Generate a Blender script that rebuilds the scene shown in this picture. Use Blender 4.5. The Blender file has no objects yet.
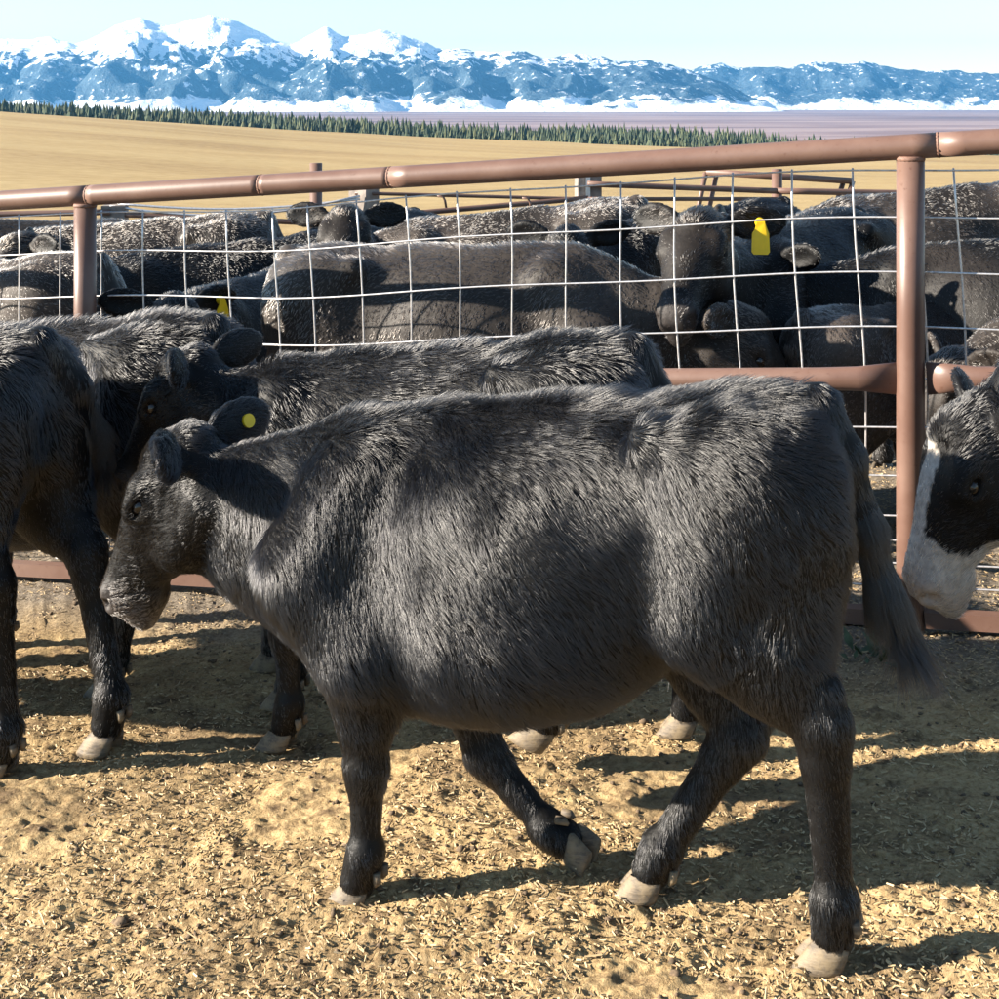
import bpy, math, random
import numpy as np
from mathutils import Vector, Matrix

rng = np.random.default_rng(7)
random.seed(7)
S = bpy.context.scene
COL = S.collection

# ------------------------------------------------------------------ camera, sky, sun, exposure
FPX, EYE, HORIZON = 1400.0, 1.5, 104.0          # focal length in photo pixels, eye height, horizon row
cam_d = bpy.data.cameras.new('camera')
cam_d.sensor_fit = 'HORIZONTAL'
cam_d.sensor_width = 36.0
cam_d.lens = 36.0 * FPX / 999.0
cam_d.shift_y = -(499.5 - HORIZON) / 999.0
cam_d.clip_start, cam_d.clip_end = 0.05, 60000.0
cam = bpy.data.objects.new('camera', cam_d)
COL.objects.link(cam)
cam.location = (0, 0, EYE)
cam.rotation_euler = (math.radians(90), 0, 0)
S.camera = cam

SUN_EL = math.radians(21.5)
SUN_AZ = math.radians(180.0 + 4.5)               # direction towards the sun, counter-clockwise from +X
to_sun = Vector((math.cos(SUN_AZ) * math.cos(SUN_EL), math.sin(SUN_AZ) * math.cos(SUN_EL), math.sin(SUN_EL)))
world = bpy.data.worlds.new('World')
S.world = world
world.use_nodes = True
wn = world.node_tree
for n in list(wn.nodes):
    wn.nodes.remove(n)
sky = wn.nodes.new('ShaderNodeTexSky')
sky.sky_type = 'NISHITA'
sky.sun_disc = False
sky.sun_elevation = SUN_EL
sky.sun_rotation = math.atan2(to_sun.x, to_sun.y)
sky.altitude = 900
sky.air_density, sky.dust_density, sky.ozone_density = 1.25, 0.0, 1.0
bg = wn.nodes.new('ShaderNodeBackground')
bg.inputs['Strength'].default_value = 0.054
wo = wn.nodes.new('ShaderNodeOutputWorld')
wn.links.new(sky.outputs[0], bg.inputs[0])
wn.links.new(bg.outputs[0], wo.inputs[0])
sun_d = bpy.data.lights.new('sun', 'SUN')
sun_d.energy = 5.0
sun_d.angle = math.radians(0.5)
sun_d.color = (1.0, 0.90, 0.76)
sun = bpy.data.objects.new('sun', sun_d)
COL.objects.link(sun)
sun.location = to_sun * 50
sun.rotation_euler = to_sun.to_track_quat('Z', 'Y').to_euler()
S.view_settings.view_transform = 'Standard'
S.view_settings.look = 'None'
S.view_settings.exposure = 2.05
S.view_settings.gamma = 1.0
S.view_settings.use_curve_mapping = False
S.render.engine = 'CYCLES'
S.cycles.use_denoising = True
S.cycles.max_bounces = 4
S.cycles.diffuse_bounces = 3
S.cycles.glossy_bounces = 2
S.cycles.transmission_bounces = 3
S.cycles.transparent_max_bounces = 8
S.cycles.volume_bounces = 0
S.cycles_curves.shape = 'RIBBONS'

# ------------------------------------------------------------------ small helpers
def srgb(r, g, b):
    f = lambda c: c / 12.92 if c <= 0.04045 else ((c + 0.055) / 1.055) ** 2.4
    return (f(r / 255), f(g / 255), f(b / 255))

def vnoise(p, scale, seed=0):
    """smooth value noise in -1..1 at points p (N,k), k = 2 or 3"""
    p = np.asarray(p, dtype=np.float64) * scale
    i = np.floor(p).astype(np.int64)
    f = p - i
    f = f * f * (3 - 2 * f)
    k = p.shape[1]
    out = np.zeros(len(p))
    for c in range(1 << k):
        w = np.ones(len(p))
        h = np.full(len(p), seed * 7919 + 13, dtype=np.int64)
        for a in range(k):
            b = (c >> a) & 1
            w = w * (f[:, a] if b else 1 - f[:, a])
            h = (h * 73856093) ^ ((i[:, a] + b) * (19349663, 83492791, 49979687)[a])
        h = (h ^ (h >> 13)) * 1274126177
        h = (h ^ (h >> 16)) & 0xFFFFF
        out += w * h / float(0xFFFFF)
    return out * 2 - 1

def fbm(p, scale, octaves=4, seed=0, gain=0.5):
    s, a = 0.0, 1.0
    for o in range(octaves):
        s = s + a * vnoise(p, scale * 2 ** o, seed + o)
        a *= gain
    return s

def quads_mesh(name, verts, quads, tris=None, smooth=True):
    me = bpy.data.meshes.new(name)
    verts = np.asarray(verts, dtype=np.float32)
    quads = np.asarray(quads, dtype=np.int32).reshape(-1, 4)
    tris = np.zeros((0, 3), np.int32) if tris is None else np.asarray(tris, dtype=np.int32).reshape(-1, 3)
    me.vertices.add(len(verts))
    me.vertices.foreach_set('co', verts.ravel())
    me.loops.add(quads.size + tris.size)
    me.loops.foreach_set('vertex_index', np.concatenate([quads.ravel(), tris.ravel()]))
    nf = len(quads) + len(tris)
    me.polygons.add(nf)
    st = np.concatenate([np.arange(len(quads)) * 4, quads.size + np.arange(len(tris)) * 3])
    me.polygons.foreach_set('loop_start', st.astype(np.int32))
    me.polygons.foreach_set('use_smooth', np.full(nf, smooth))
    me.update(calc_edges=True)
    me.validate()
    return me

def link(name, data, mat=None, parent=None, kind=None):
    o = bpy.data.objects.new(name, data)
    COL.objects.link(o)
    if mat is not None and data is not None:
        if not data.materials:
            data.materials.append(mat)
    if parent is not None:
        o.parent = parent
    if kind:
        o['kind'] = kind
    return o

def tag(o, label, cat, group=None):
    o['label'] = label
    o['category'] = cat
    if group:
        o['group'] = group
    return o

class MB:
    """collects tubes, boxes and prisms into one mesh"""
    def __init__(s): s.v, s.q, s.t = [], [], []
    def tube(s, pts, radii, n=12, squash=None, cap=True):
        pts = [Vector(p) for p in pts]
        if not hasattr(radii, '__len__'): radii = [radii] * len(pts)
        base = len(s.v)
        up = Vector((0, 0, 1))
        for k, p in enumerate(pts):
            d = (pts[min(k + 1, len(pts) - 1)] - pts[max(k - 1, 0)]).normalized()
            u = up if abs(d.z) < 0.9 else Vector((1, 0, 0))
            a = d.cross(u).normalized(); b = a.cross(d).normalized()
            sa, sb = (1, 1) if squash is None else squash[k]
            for j in range(n):
                t = 2 * math.pi * j / n
                s.v.append(p + (a * math.cos(t) * sa + b * math.sin(t) * sb) * radii[k])
        for k in range(len(pts) - 1):
            for j in range(n):
                i = base + k * n; j2 = (j + 1) % n
                s.q.append((i + j, i + n + j, i + n + j2, i + j2))
        if cap:
            for k, flip in ((0, False), (len(pts) - 1, True)):
                s.v.append(pts[k]); c = len(s.v) - 1; i = base + k * n
                for j in range(n):
                    j2 = (j + 1) % n
                    s.t.append((c, i + j2, i + j) if flip else (c, i + j, i + j2))
        return s
    def box(s, c, size, rot=None, taper=1.0):
        m = rot or Matrix.Identity(3)
        c = Vector(c); base = len(s.v)
        for dz in (-1, 1):
            k = taper if dz > 0 else 1.0
            for dx, dy in ((-1, -1), (1, -1), (1, 1), (-1, 1)):
                s.v.append(c + m @ Vector((dx * size[0] / 2 * k, dy * size[1] / 2 * k, dz * size[2] / 2)))
        b = base
        s.q += [(b, b + 3, b + 2, b + 1), (b + 4, b + 5, b + 6, b + 7)]
        for j in range(4):
            s.q.append((b + j, b + (j + 1) % 4, b + 4 + (j + 1) % 4, b + 4 + j))
        return s
    def build(s, name, mat, parent=None, smooth=True):
        me = quads_mesh(name, [tuple(v) for v in s.v], s.q, s.t, smooth)
        return link(name, me, mat, parent)

def mat_nodes(name):
    m = bpy.data.materials.new(name)
    m.use_nodes = True
    nt = m.node_tree
    b = nt.nodes['Principled BSDF']
    return m, nt, b

def nd(nt, t, **kw):
    n = nt.nodes.new(t)
    for k, v in kw.items():
        if k in n.inputs: n.inputs[k].default_value = v
        else: setattr(n, k, v)
    return n

def ramp(nt, fac, stops):
    r = nt.nodes.new('ShaderNodeValToRGB')
    e = r.color_ramp.elements
    while len(e) < len(stops): e.new(0.5)
    for el, (p, c) in zip(e, stops):
        el.position = p
        el.color = (*c, 1) if len(c) == 3 else c
    nt.links.new(fac, r.inputs[0])
    return r.outputs[0]

def mixc(nt, fac, a, b, mode='MIX'):
    m = nt.nodes.new('ShaderNodeMix'); m.data_type = 'RGBA'; m.blend_type = mode
    for sock, val in ((m.inputs[0], fac), (m.inputs[6], a), (m.inputs[7], b)):
        if hasattr(val, 'is_linked'): nt.links.new(val, sock)
        elif isinstance(val, (int, float)): sock.default_value = val
        else: sock.default_value = (*val, 1)
    return m.outputs[2]

def bump(nt, b, height, strength=0.5, dist=0.01):
    n = nt.nodes.new('ShaderNodeBump')
    n.inputs['Strength'].default_value = strength
    n.inputs['Distance'].default_value = dist
    nt.links.new(height, n.inputs['Height'])
    nt.links.new(n.outputs[0], b.inputs['Normal'])

def noise(nt, scale, detail=4, rough=0.5, coord='Object', vec=None):
    t = nt.nodes.new('ShaderNodeTexNoise')
    t.inputs['Scale'].default_value = scale
    t.inputs['Detail'].default_value = detail
    t.inputs['Roughness'].default_value = rough
    if vec is None:
        tc = nt.nodes.new('ShaderNodeTexCoord'); vec = tc.outputs[coord]
    nt.links.new(vec, t.inputs['Vector'])
    return t.outputs[0]

# ------------------------------------------------------------------ materials
def make_simple(name, col, rough=0.6, metal=0.0, var=0.25, scale=20, bs=0.2, bd=0.002, spec=0.5):
    m, nt, b = mat_nodes(name)
    n = noise(nt, scale, 5, 0.6)
    c = ramp(nt, n, [(0.3, tuple(x * (1 - var) for x in col)), (0.7, tuple(min(1, x * (1 + var)) for x in col))])
    nt.links.new(c, b.inputs['Base Color'])
    b.inputs['Roughness'].default_value = rough
    b.inputs['Metallic'].default_value = metal
    b.inputs['Specular IOR Level'].default_value = spec
    if bs: bump(nt, b, n, bs, bd)
    return m

def make_pipe():
    m, nt, b = mat_nodes('painted_pipe')
    n1 = noise(nt, 3.0, 6, 0.65); n2 = noise(nt, 60, 4, 0.7)
    c1 = ramp(nt, n1, [(0.35, (0.115, 0.062, 0.046)), (0.6, (0.155, 0.092, 0.070)), (0.75, (0.20, 0.128, 0.10))])
    c2 = ramp(nt, n2, [(0.60, (0, 0, 0)), (0.72, (1, 1, 1))])
    c = mixc(nt, c2, c1, (0.10, 0.05, 0.035))
    nt.links.new(c, b.inputs['Base Color'])
    r = nt.nodes.new('ShaderNodeMapRange'); r.inputs[3].default_value = 0.32; r.inputs[4].default_value = 0.55
    nt.links.new(n1, r.inputs[0]); nt.links.new(r.outputs[0], b.inputs['Roughness'])
    bump(nt, b, n2, 0.15, 0.001)
    return m

M = {}
M['pipe'] = make_pipe()
M['wire'] = make_simple('galvanised_wire', (0.62, 0.60, 0.60), 0.38, 0.7, 0.2, 90, 0.1, 0.0005)
M['rust'] = make_simple('weld_bead', (0.16, 0.085, 0.06), 0.7, 0.0, 0.4, 200, 0.5, 0.001)
M['wood'] = make_simple('weathered_post', (0.20, 0.17, 0.15), 0.85, 0, 0.4, 14, 0.6, 0.01)
M['tin'] = make_simple('bright_tin', (0.75, 0.76, 0.78), 0.3, 0.9, 0.1, 30)
M['tag'] = make_simple('yellow_plastic', (0.85, 0.55, 0.01), 0.45, 0, 0.05, 50, 0.05)
def make_hoof_mat():
    m, nt, b = mat_nodes('dusty_hoof')
    tc = nt.nodes.new('ShaderNodeTexCoord'); mp = nt.nodes.new('ShaderNodeMapping'); mp.inputs['Scale'].default_value = (1, 1, 6); nt.links.new(tc.outputs['Object'], mp.inputs[0])
    n1 = noise(nt, 22, 6, 0.7, vec=mp.outputs[0]); n2 = noise(nt, 35, 5, 0.65)
    c1 = ramp(nt, n1, [(0.32, (0.035, 0.026, 0.018)), (0.5, (0.10, 0.075, 0.05)), (0.68, (0.19, 0.15, 0.10))])
    c2 = mixc(nt, ramp(nt, n2, [(0.45, (0, 0, 0)), (0.62, (1, 1, 1))]), c1, (0.18, 0.135, 0.08))
    nt.links.new(c2, b.inputs['Base Color']); b.inputs['Roughness'].default_value = 0.65
    bump(nt, b, n1, 0.5, 0.004)
    return m
M['hoof'] = make_hoof_mat()
M['dark_hoof'] = make_simple('dark_hoof', (0.07, 0.055, 0.038), 0.5, 0, 0.45, 45, 0.4, 0.003)

def make_eye():
    m, nt, b = mat_nodes('wet_eye')
    b.inputs['Base Color'].default_value = (0.012, 0.008, 0.006, 1)
    b.inputs['Roughness'].default_value = 0.16
    return m
M['eye'] = make_eye()

def make_skin():
    """hide under the coat; the colour attribute holds black, bare or white skin"""
    m, nt, b = mat_nodes('cattle_hide')
    a = nd(nt, 'ShaderNodeVertexColor', layer_name='tint')
    n = noise(nt, 60, 5, 0.65)
    k = ramp(nt, n, [(0.25, (0.3, 0.3, 0.3)), (0.75, (0.8, 0.8, 0.8))])
    c = mixc(nt, 1.0, a.outputs[0], k, 'MULTIPLY')
    nt.links.new(c, b.inputs['Base Color'])
    b.inputs['Roughness'].default_value = 0.55
    b.inputs['Specular IOR Level'].default_value = 0.2
    bump(nt, b, n, 0.4, 0.006)
    return m
M['skin'] = make_skin()

def make_coat():
    m = bpy.data.materials.new('coat_hair'); m.use_nodes = True
    nt = m.node_tree
    for n in list(nt.nodes): nt.nodes.remove(n)
    out = nt.nodes.new('ShaderNodeOutputMaterial')
    h = nt.nodes.new('ShaderNodeBsdfHairPrincipled')
    h.parametrization = 'COLOR'
    at = nd(nt, 'ShaderNodeAttribute', attribute_name='tint')
    nt.links.new(at.outputs[0], h.inputs['Color'])
    h.inputs['Roughness'].default_value = 0.30
    h.inputs['Radial Roughness'].default_value = 0.45
    h.inputs['Coat'].default_value = 0.3
    h.inputs['IOR'].default_value = 1.62
    h.inputs['Random Roughness'].default_value = 0.3
    nt.links.new(h.outputs[0], out.inputs[0])
    return m
M['coat'] = make_coat()

# ------------------------------------------------------------------ terrain
def sat(v, k): return k * np.tanh(v / k)
def pen_z(x, y): return 0.07 * sat(x - 1.17, 4.0) - 0.065 * sat(y - 4.0, 6.0)
RIDGE_PX = [(-400, 108), (0, 113), (140, 124), (280, 135), (420, 143), (560, 149), (700, 156), (999, 164), (1400, 170)]
FOREST_PX = [(-400, 100), (0, 104), (125, 110), (250, 115), (375, 123), (500, 129), (650, 131), (800, 137), (999, 146), (1400, 150)]
def row_at(tab, ta):
    """height/distance at a bearing, from the skyline rows read off the photograph"""
    px = 499.5 + FPX * np.clip(ta, -0.75, 0.75)
    return -(np.interp(px, [a for a, _ in tab], [b for _, b in tab]) - HORIZON) / FPX
def terrain_z(x, y):
    r = np.hypot(x, y)
    ta = np.where(y > 0.3 * np.abs(x), x / np.maximum(y, 1e-6), np.sign(x) * 0.75)
    yy = np.maximum(np.abs(y), r * 0.6)
    near = pen_z(x, y)
    zr = EYE + row_at(RIDGE_PX, ta) * 250.0
    zf = EYE + row_at(FOREST_PX, ta) * 900.0 - 11.0
    t = np.clip((yy - 16) / (250 - 16), 0, 1)
    field = pen_z(x / r * 12, y / r * 12) * (1 - t) + zr * t
    t2 = np.clip((yy - 250) / (800 - 250), 0, 1); t2 = t2 * t2 * (3 - 2 * t2)
    field = np.where(yy > 250, zr * (1 - t2) + np.minimum(zf, zr - 4) * t2, field)
    t3 = np.clip((yy - 1000) / 700, 0, 1); t3 = t3 * t3 * (3 - 2 * t3)
    field = field * (1 - t3) - 40.0 * t3
    p = np.stack([x, y], 1)
    field = field + fbm(p, 1 / 60, 3, 31) * np.clip((r - 14) / 60, 0, 1) * 0.35 * np.clip(2.5 - r / 400, 0, 1)
    t4 = np.clip((r - 9) / 10, 0, 1); t4 = t4 * t4 * (3 - 2 * t4)
    return near * (1 - t4) + field * t4
def clods(x, y):
    """trampled straw and dirt relief of the pen floor"""
    p = np.stack([x, y], 1)
    a = fbm(p, 2.2, 3, 1) * 0.016 + fbm(p, 14, 3, 4) * 0.0065
    c = vnoise(p, 38, 9); c = np.maximum(c, 0) ** 2 * 0.008
    d = vnoise(p, 80, 12) * 0.0035
    return a + c + d
def ground_z(x, y):
    x = np.atleast_1d(np.asarray(x, float)); y = np.atleast_1d(np.asarray(y, float))
    return terrain_z(x, y) + clods(x, y) * np.clip((14 - np.hypot(x, y)) / 6, 0, 1)

def build_ground():
    an = np.concatenate([np.linspace(-180, -32, 60, endpoint=False), np.linspace(-32, 32, 470, endpoint=False), np.linspace(32, 180, 60, endpoint=False)])
    an = np.radians(90 - an)
    rr = np.concatenate([np.linspace(0.25, 1.5, 25, endpoint=False), np.linspace(1.5, 4.6, 480, endpoint=False), np.geomspace(4.6, 13000, 330)])
    A, R = np.meshgrid(an, rr)
    x = (R * np.cos(A)).ravel(); y = (R * np.sin(A)).ravel()
    z = ground_z(x, y)
    nr, na = R.shape
    idx = np.arange(nr * na).reshape(nr, na)
    i0 = idx[:-1, :]; i1 = idx[1:, :]
    q = np.stack([i0, i1, np.roll(i1, -1, 1), np.roll(i0, -1, 1)], -1).reshape(-1, 4)[:, ::-1]
    v = np.stack([x, y, z], 1)
    v = np.vstack([v, [[0, 0, float(ground_z(0.01, 0.0)[0])]]])
    c = len(v) - 1
    t = np.stack([np.full(na, c), np.roll(idx[0], -1), idx[0]], 1)[:, ::-1]
    me = quads_mesh('ground', v, q, t)
    m, nt, b = mat_nodes('pen_floor_and_prairie')
    g = nt.nodes.new('ShaderNodeNewGeometry'); pos = g.outputs['Position']
    # pen floor: pale trampled straw over darker dung and soil
    mp = nt.nodes.new('ShaderNodeMapping'); mp.inputs['Scale'].default_value = (1, 1.0, 0.3); nt.links.new(pos, mp.inputs[0])
    P = mp.outputs[0]
    nb = noise(nt, 1.3, 5, 0.6, vec=P); nm = noise(nt, 11, 6, 0.65, vec=P); nf = noise(nt, 75, 5, 0.7, vec=P)
    straw = ramp(nt, nf, [(0.30, (0.17, 0.105, 0.05)), (0.44, (0.36, 0.25, 0.122)), (0.60, (0.47, 0.345, 0.18)), (0.8, (0.54, 0.43, 0.265))])
    dung = ramp(nt, nf, [(0.3, (0.05, 0.032, 0.018)), (0.6, (0.17, 0.115, 0.065)), (0.8, (0.34, 0.25, 0.15))])
    fac = ramp(nt, nm, [(0.33, (1, 1, 1)), (0.47, (0.12, 0.12, 0.12)), (0.6, (0, 0, 0))])
    c1 = mixc(nt, fac, straw, dung)
    fb = ramp(nt, nb, [(0.36, (0.75, 0.75, 0.75)), (0.5, (0.12, 0.12, 0.12)), (0.62, (0, 0, 0))])
    c2 = mixc(nt, fb, c1, dung)
    # bare grey soil worn along the fence foot: signed distance behind a line in front of the fence
    sx = nt.nodes.new('ShaderNodeSeparateXYZ'); nt.links.new(pos, sx.inputs[0])
    dist = nd(nt, 'ShaderNodeVectorMath', operation='DOT_PRODUCT'); nt.links.new(pos, dist.inputs[0]); dist.inputs[1].default_value = (0.354, 0.935, 0)
    dn = nt.nodes.new('ShaderNodeMath'); dn.operation = 'MULTIPLY_ADD'; nt.links.new(nb, dn.inputs[0]); dn.inputs[1].default_value = 0.7; nt.links.new(dist.outputs['Value'], dn.inputs[2])
    ff = nd(nt, 'ShaderNodeMapRange'); ff.inputs[1].default_value = 3.95; ff.inputs[2].default_value = 4.35; nt.links.new(dn.outputs[0], ff.inputs[0])
    soil = ramp(nt, nf, [(0.3, (0.075, 0.06, 0.045)), (0.55, (0.20, 0.165, 0.125)), (0.8, (0.36, 0.31, 0.25))])
    c3 = mixc(nt, ff.outputs[0], c2, soil)
    # prairie
    ln = nd(nt, 'ShaderNodeVectorMath', operation='LENGTH'); nt.links.new(pos, ln.inputs[0])
    mp2 = nt.nodes.new('ShaderNodeMapping'); mp2.inputs['Scale'].default_value = (0.25, 1, 1); nt.links.new(pos, mp2.inputs[0])
    n2 = noise(nt, 0.05, 6, 0.62, vec=mp2.outputs[0]); n3 = noise(nt, 1.5, 4, 0.6, vec=pos)
    grass = ramp(nt, n2, [(0.3, (0.25, 0.16, 0.072)), (0.5, (0.36, 0.255, 0.118)), (0.7, (0.41, 0.305, 0.15))])
    grass = mixc(nt, 0.35, grass, ramp(nt, n3, [(0.3, (0.18, 0.12, 0.05)), (0.7, (0.45, 0.34, 0.18))]))
    f4 = nd(nt, 'ShaderNodeMapRange'); f4.inputs[1].default_value = 11; f4.inputs[2].default_value = 16; nt.links.new(ln.outputs['Value'], f4.inputs[0])
    c4 = mixc(nt, f4.outputs[0], c3, grass)
    mp3 = nt.nodes.new('ShaderNodeMapping'); mp3.inputs['Scale'].default_value = (0.3, 1, 1); nt.links.new(pos, mp3.inputs[0])
    n4 = noise(nt, 0.0035, 5, 0.6, vec=mp3.outputs[0])
    plain = ramp(nt, n4, [(0.32, (0.10, 0.075, 0.085)), (0.48, (0.20, 0.145, 0.15)), (0.6, (0.30, 0.23, 0.22)), (0.72, (0.16, 0.12, 0.13))])
    f5 = nd(nt, 'ShaderNodeMapRange'); f5.inputs[1].default_value = 620; f5.inputs[2].default_value = 1100; nt.links.new(ln.outputs['Value'], f5.inputs[0])
    c5 = mixc(nt, f5.outputs[0], c4, plain)
    nt.links.new(c5, b.inputs['Base Color'])
    b.inputs['Roughness'].default_value = 0.95
    b.inputs['Specular IOR Level'].default_value = 0.15
    bump(nt, b, nf, 0.7, 0.012)
    return link('ground', me, m, kind='structure')
ground = build_ground()

# straw chips and dung crumbs scattered over the pen floor
def build_litter():
    N = 80000
    r = 1.7 + rng.random(N) ** 1.3 * 5.0
    a = np.radians(90 + (rng.random(N) - 0.5) * 60)
    x, y = r * np.cos(a), r * np.sin(a)
    keep = fbm(np.stack([x, y], 1), 3.0, 2, 77) > -0.55
    x, y = x[keep], y[keep]; N = len(x)
    z = ground_z(x, y)
    L = rng.uniform(0.004, 0.014, N) * np.where(rng.random(N) < 0.04, 2.2, 1); W = rng.uniform(0.001, 0.0028, N)
    th = rng.random(N) * 2 * np.pi; el = rng.normal(0, 0.22, N)
    d = np.stack([np.cos(th) * np.cos(el), np.sin(th) * np.cos(el), np.sin(el)], 1)
    s = np.stack([-np.sin(th), np.cos(th), rng.normal(0, 0.3, N)], 1)
    c = np.stack([x, y, z + 0.003 + np.abs(np.sin(el)) * L * 0.4], 1)
    up = np.array([0, 0, 0.0018])
    v = np.stack([c - d * L[:, None] / 2 - s * W[:, None], c + d * L[:, None] / 2 - s * W[:, None] * 0.7,
                  c + d * L[:, None] / 2 + s * W[:, None] * 0.7, c - d * L[:, None] / 2 + s * W[:, None],
                  c - d * L[:, None] / 2 + up, c + d * L[:, None] / 2 + up], 1).reshape(-1, 3)
    b = np.arange(N)[:, None] * 6
    q = np.concatenate([b + np.array([[0, 1, 5, 4]]), b + np.array([[4, 5, 2, 3]])])
    me = quads_mesh('straw_litter', v, q, smooth=False)
    m, nt, bs = mat_nodes('straw')
    g = nt.nodes.new('ShaderNodeNewGeometry')
    c = ramp(nt, g.outputs['Random Per Island'], [(0.0, (0.12, 0.075, 0.034)), (0.3, (0.28, 0.185, 0.088)), (0.7, (0.38, 0.275, 0.14)), (1.0, (0.46, 0.35, 0.20))])
    nt.links.new(c, bs.inputs['Base Color']); bs.inputs['Roughness'].default_value = 0.7
    o = link('straw_litter', me, m, kind='stuff')
    tag(o, 'pale broken straw and chips strewn over the pen floor', 'straw')
    # crumbs
    N = 2600
    r = 1.7 + rng.random(N) ** 1.2 * 4.0; a = np.radians(90 + (rng.random(N) - 0.5) * 58)
    x, y = r * np.cos(a), r * np.sin(a); z = ground_z(x, y)
    sz = rng.uniform(0.003, 0.0075, N) * np.where(rng.random(N) < 0.04, 1.8, 1)
    oct_v = np.array([(1, 0, 0), (-1, 0, 0), (0, 1, 0), (0, -1, 0), (0, 0, 0.8), (0, 0, -0.6), (.6, .6, .4), (-.6, .6, .4), (-.6, -.6, .4), (.6, -.6, .4)], float)
    tr = np.array([(4, 6, 7), (4, 7, 8), (4, 8, 9), (4, 9, 6), (0, 2, 6), (6, 2, 7), (7, 2, 1), (7, 1, 8), (8, 1, 3), (8, 3, 9), (9, 3, 0), (9, 0, 6), (5, 2, 0), (5, 1, 2), (5, 3, 1), (5, 0, 3)])
    v = (oct_v[None] * sz[:, None, None] * rng.uniform(0.6, 1.4, (N, 10, 1)) + np.stack([x, y, z + sz * 0.15], 1)[:, None]).reshape(-1, 3)
    t = (np.arange(N)[:, None, None] * 10 + tr[None]).reshape(-1, 3)
    me = quads_mesh('dung_crumbs', v, np.zeros((0, 4)), t, smooth=True)
    o = link('dung_crumbs', me, make_simple('dung', (0.11, 0.075, 0.045), 0.95, 0, 0.5, 120), kind='stuff')
    tag(o, 'dark dry dung crumbs scattered on the trampled floor', 'dung')
build_litter()

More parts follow.
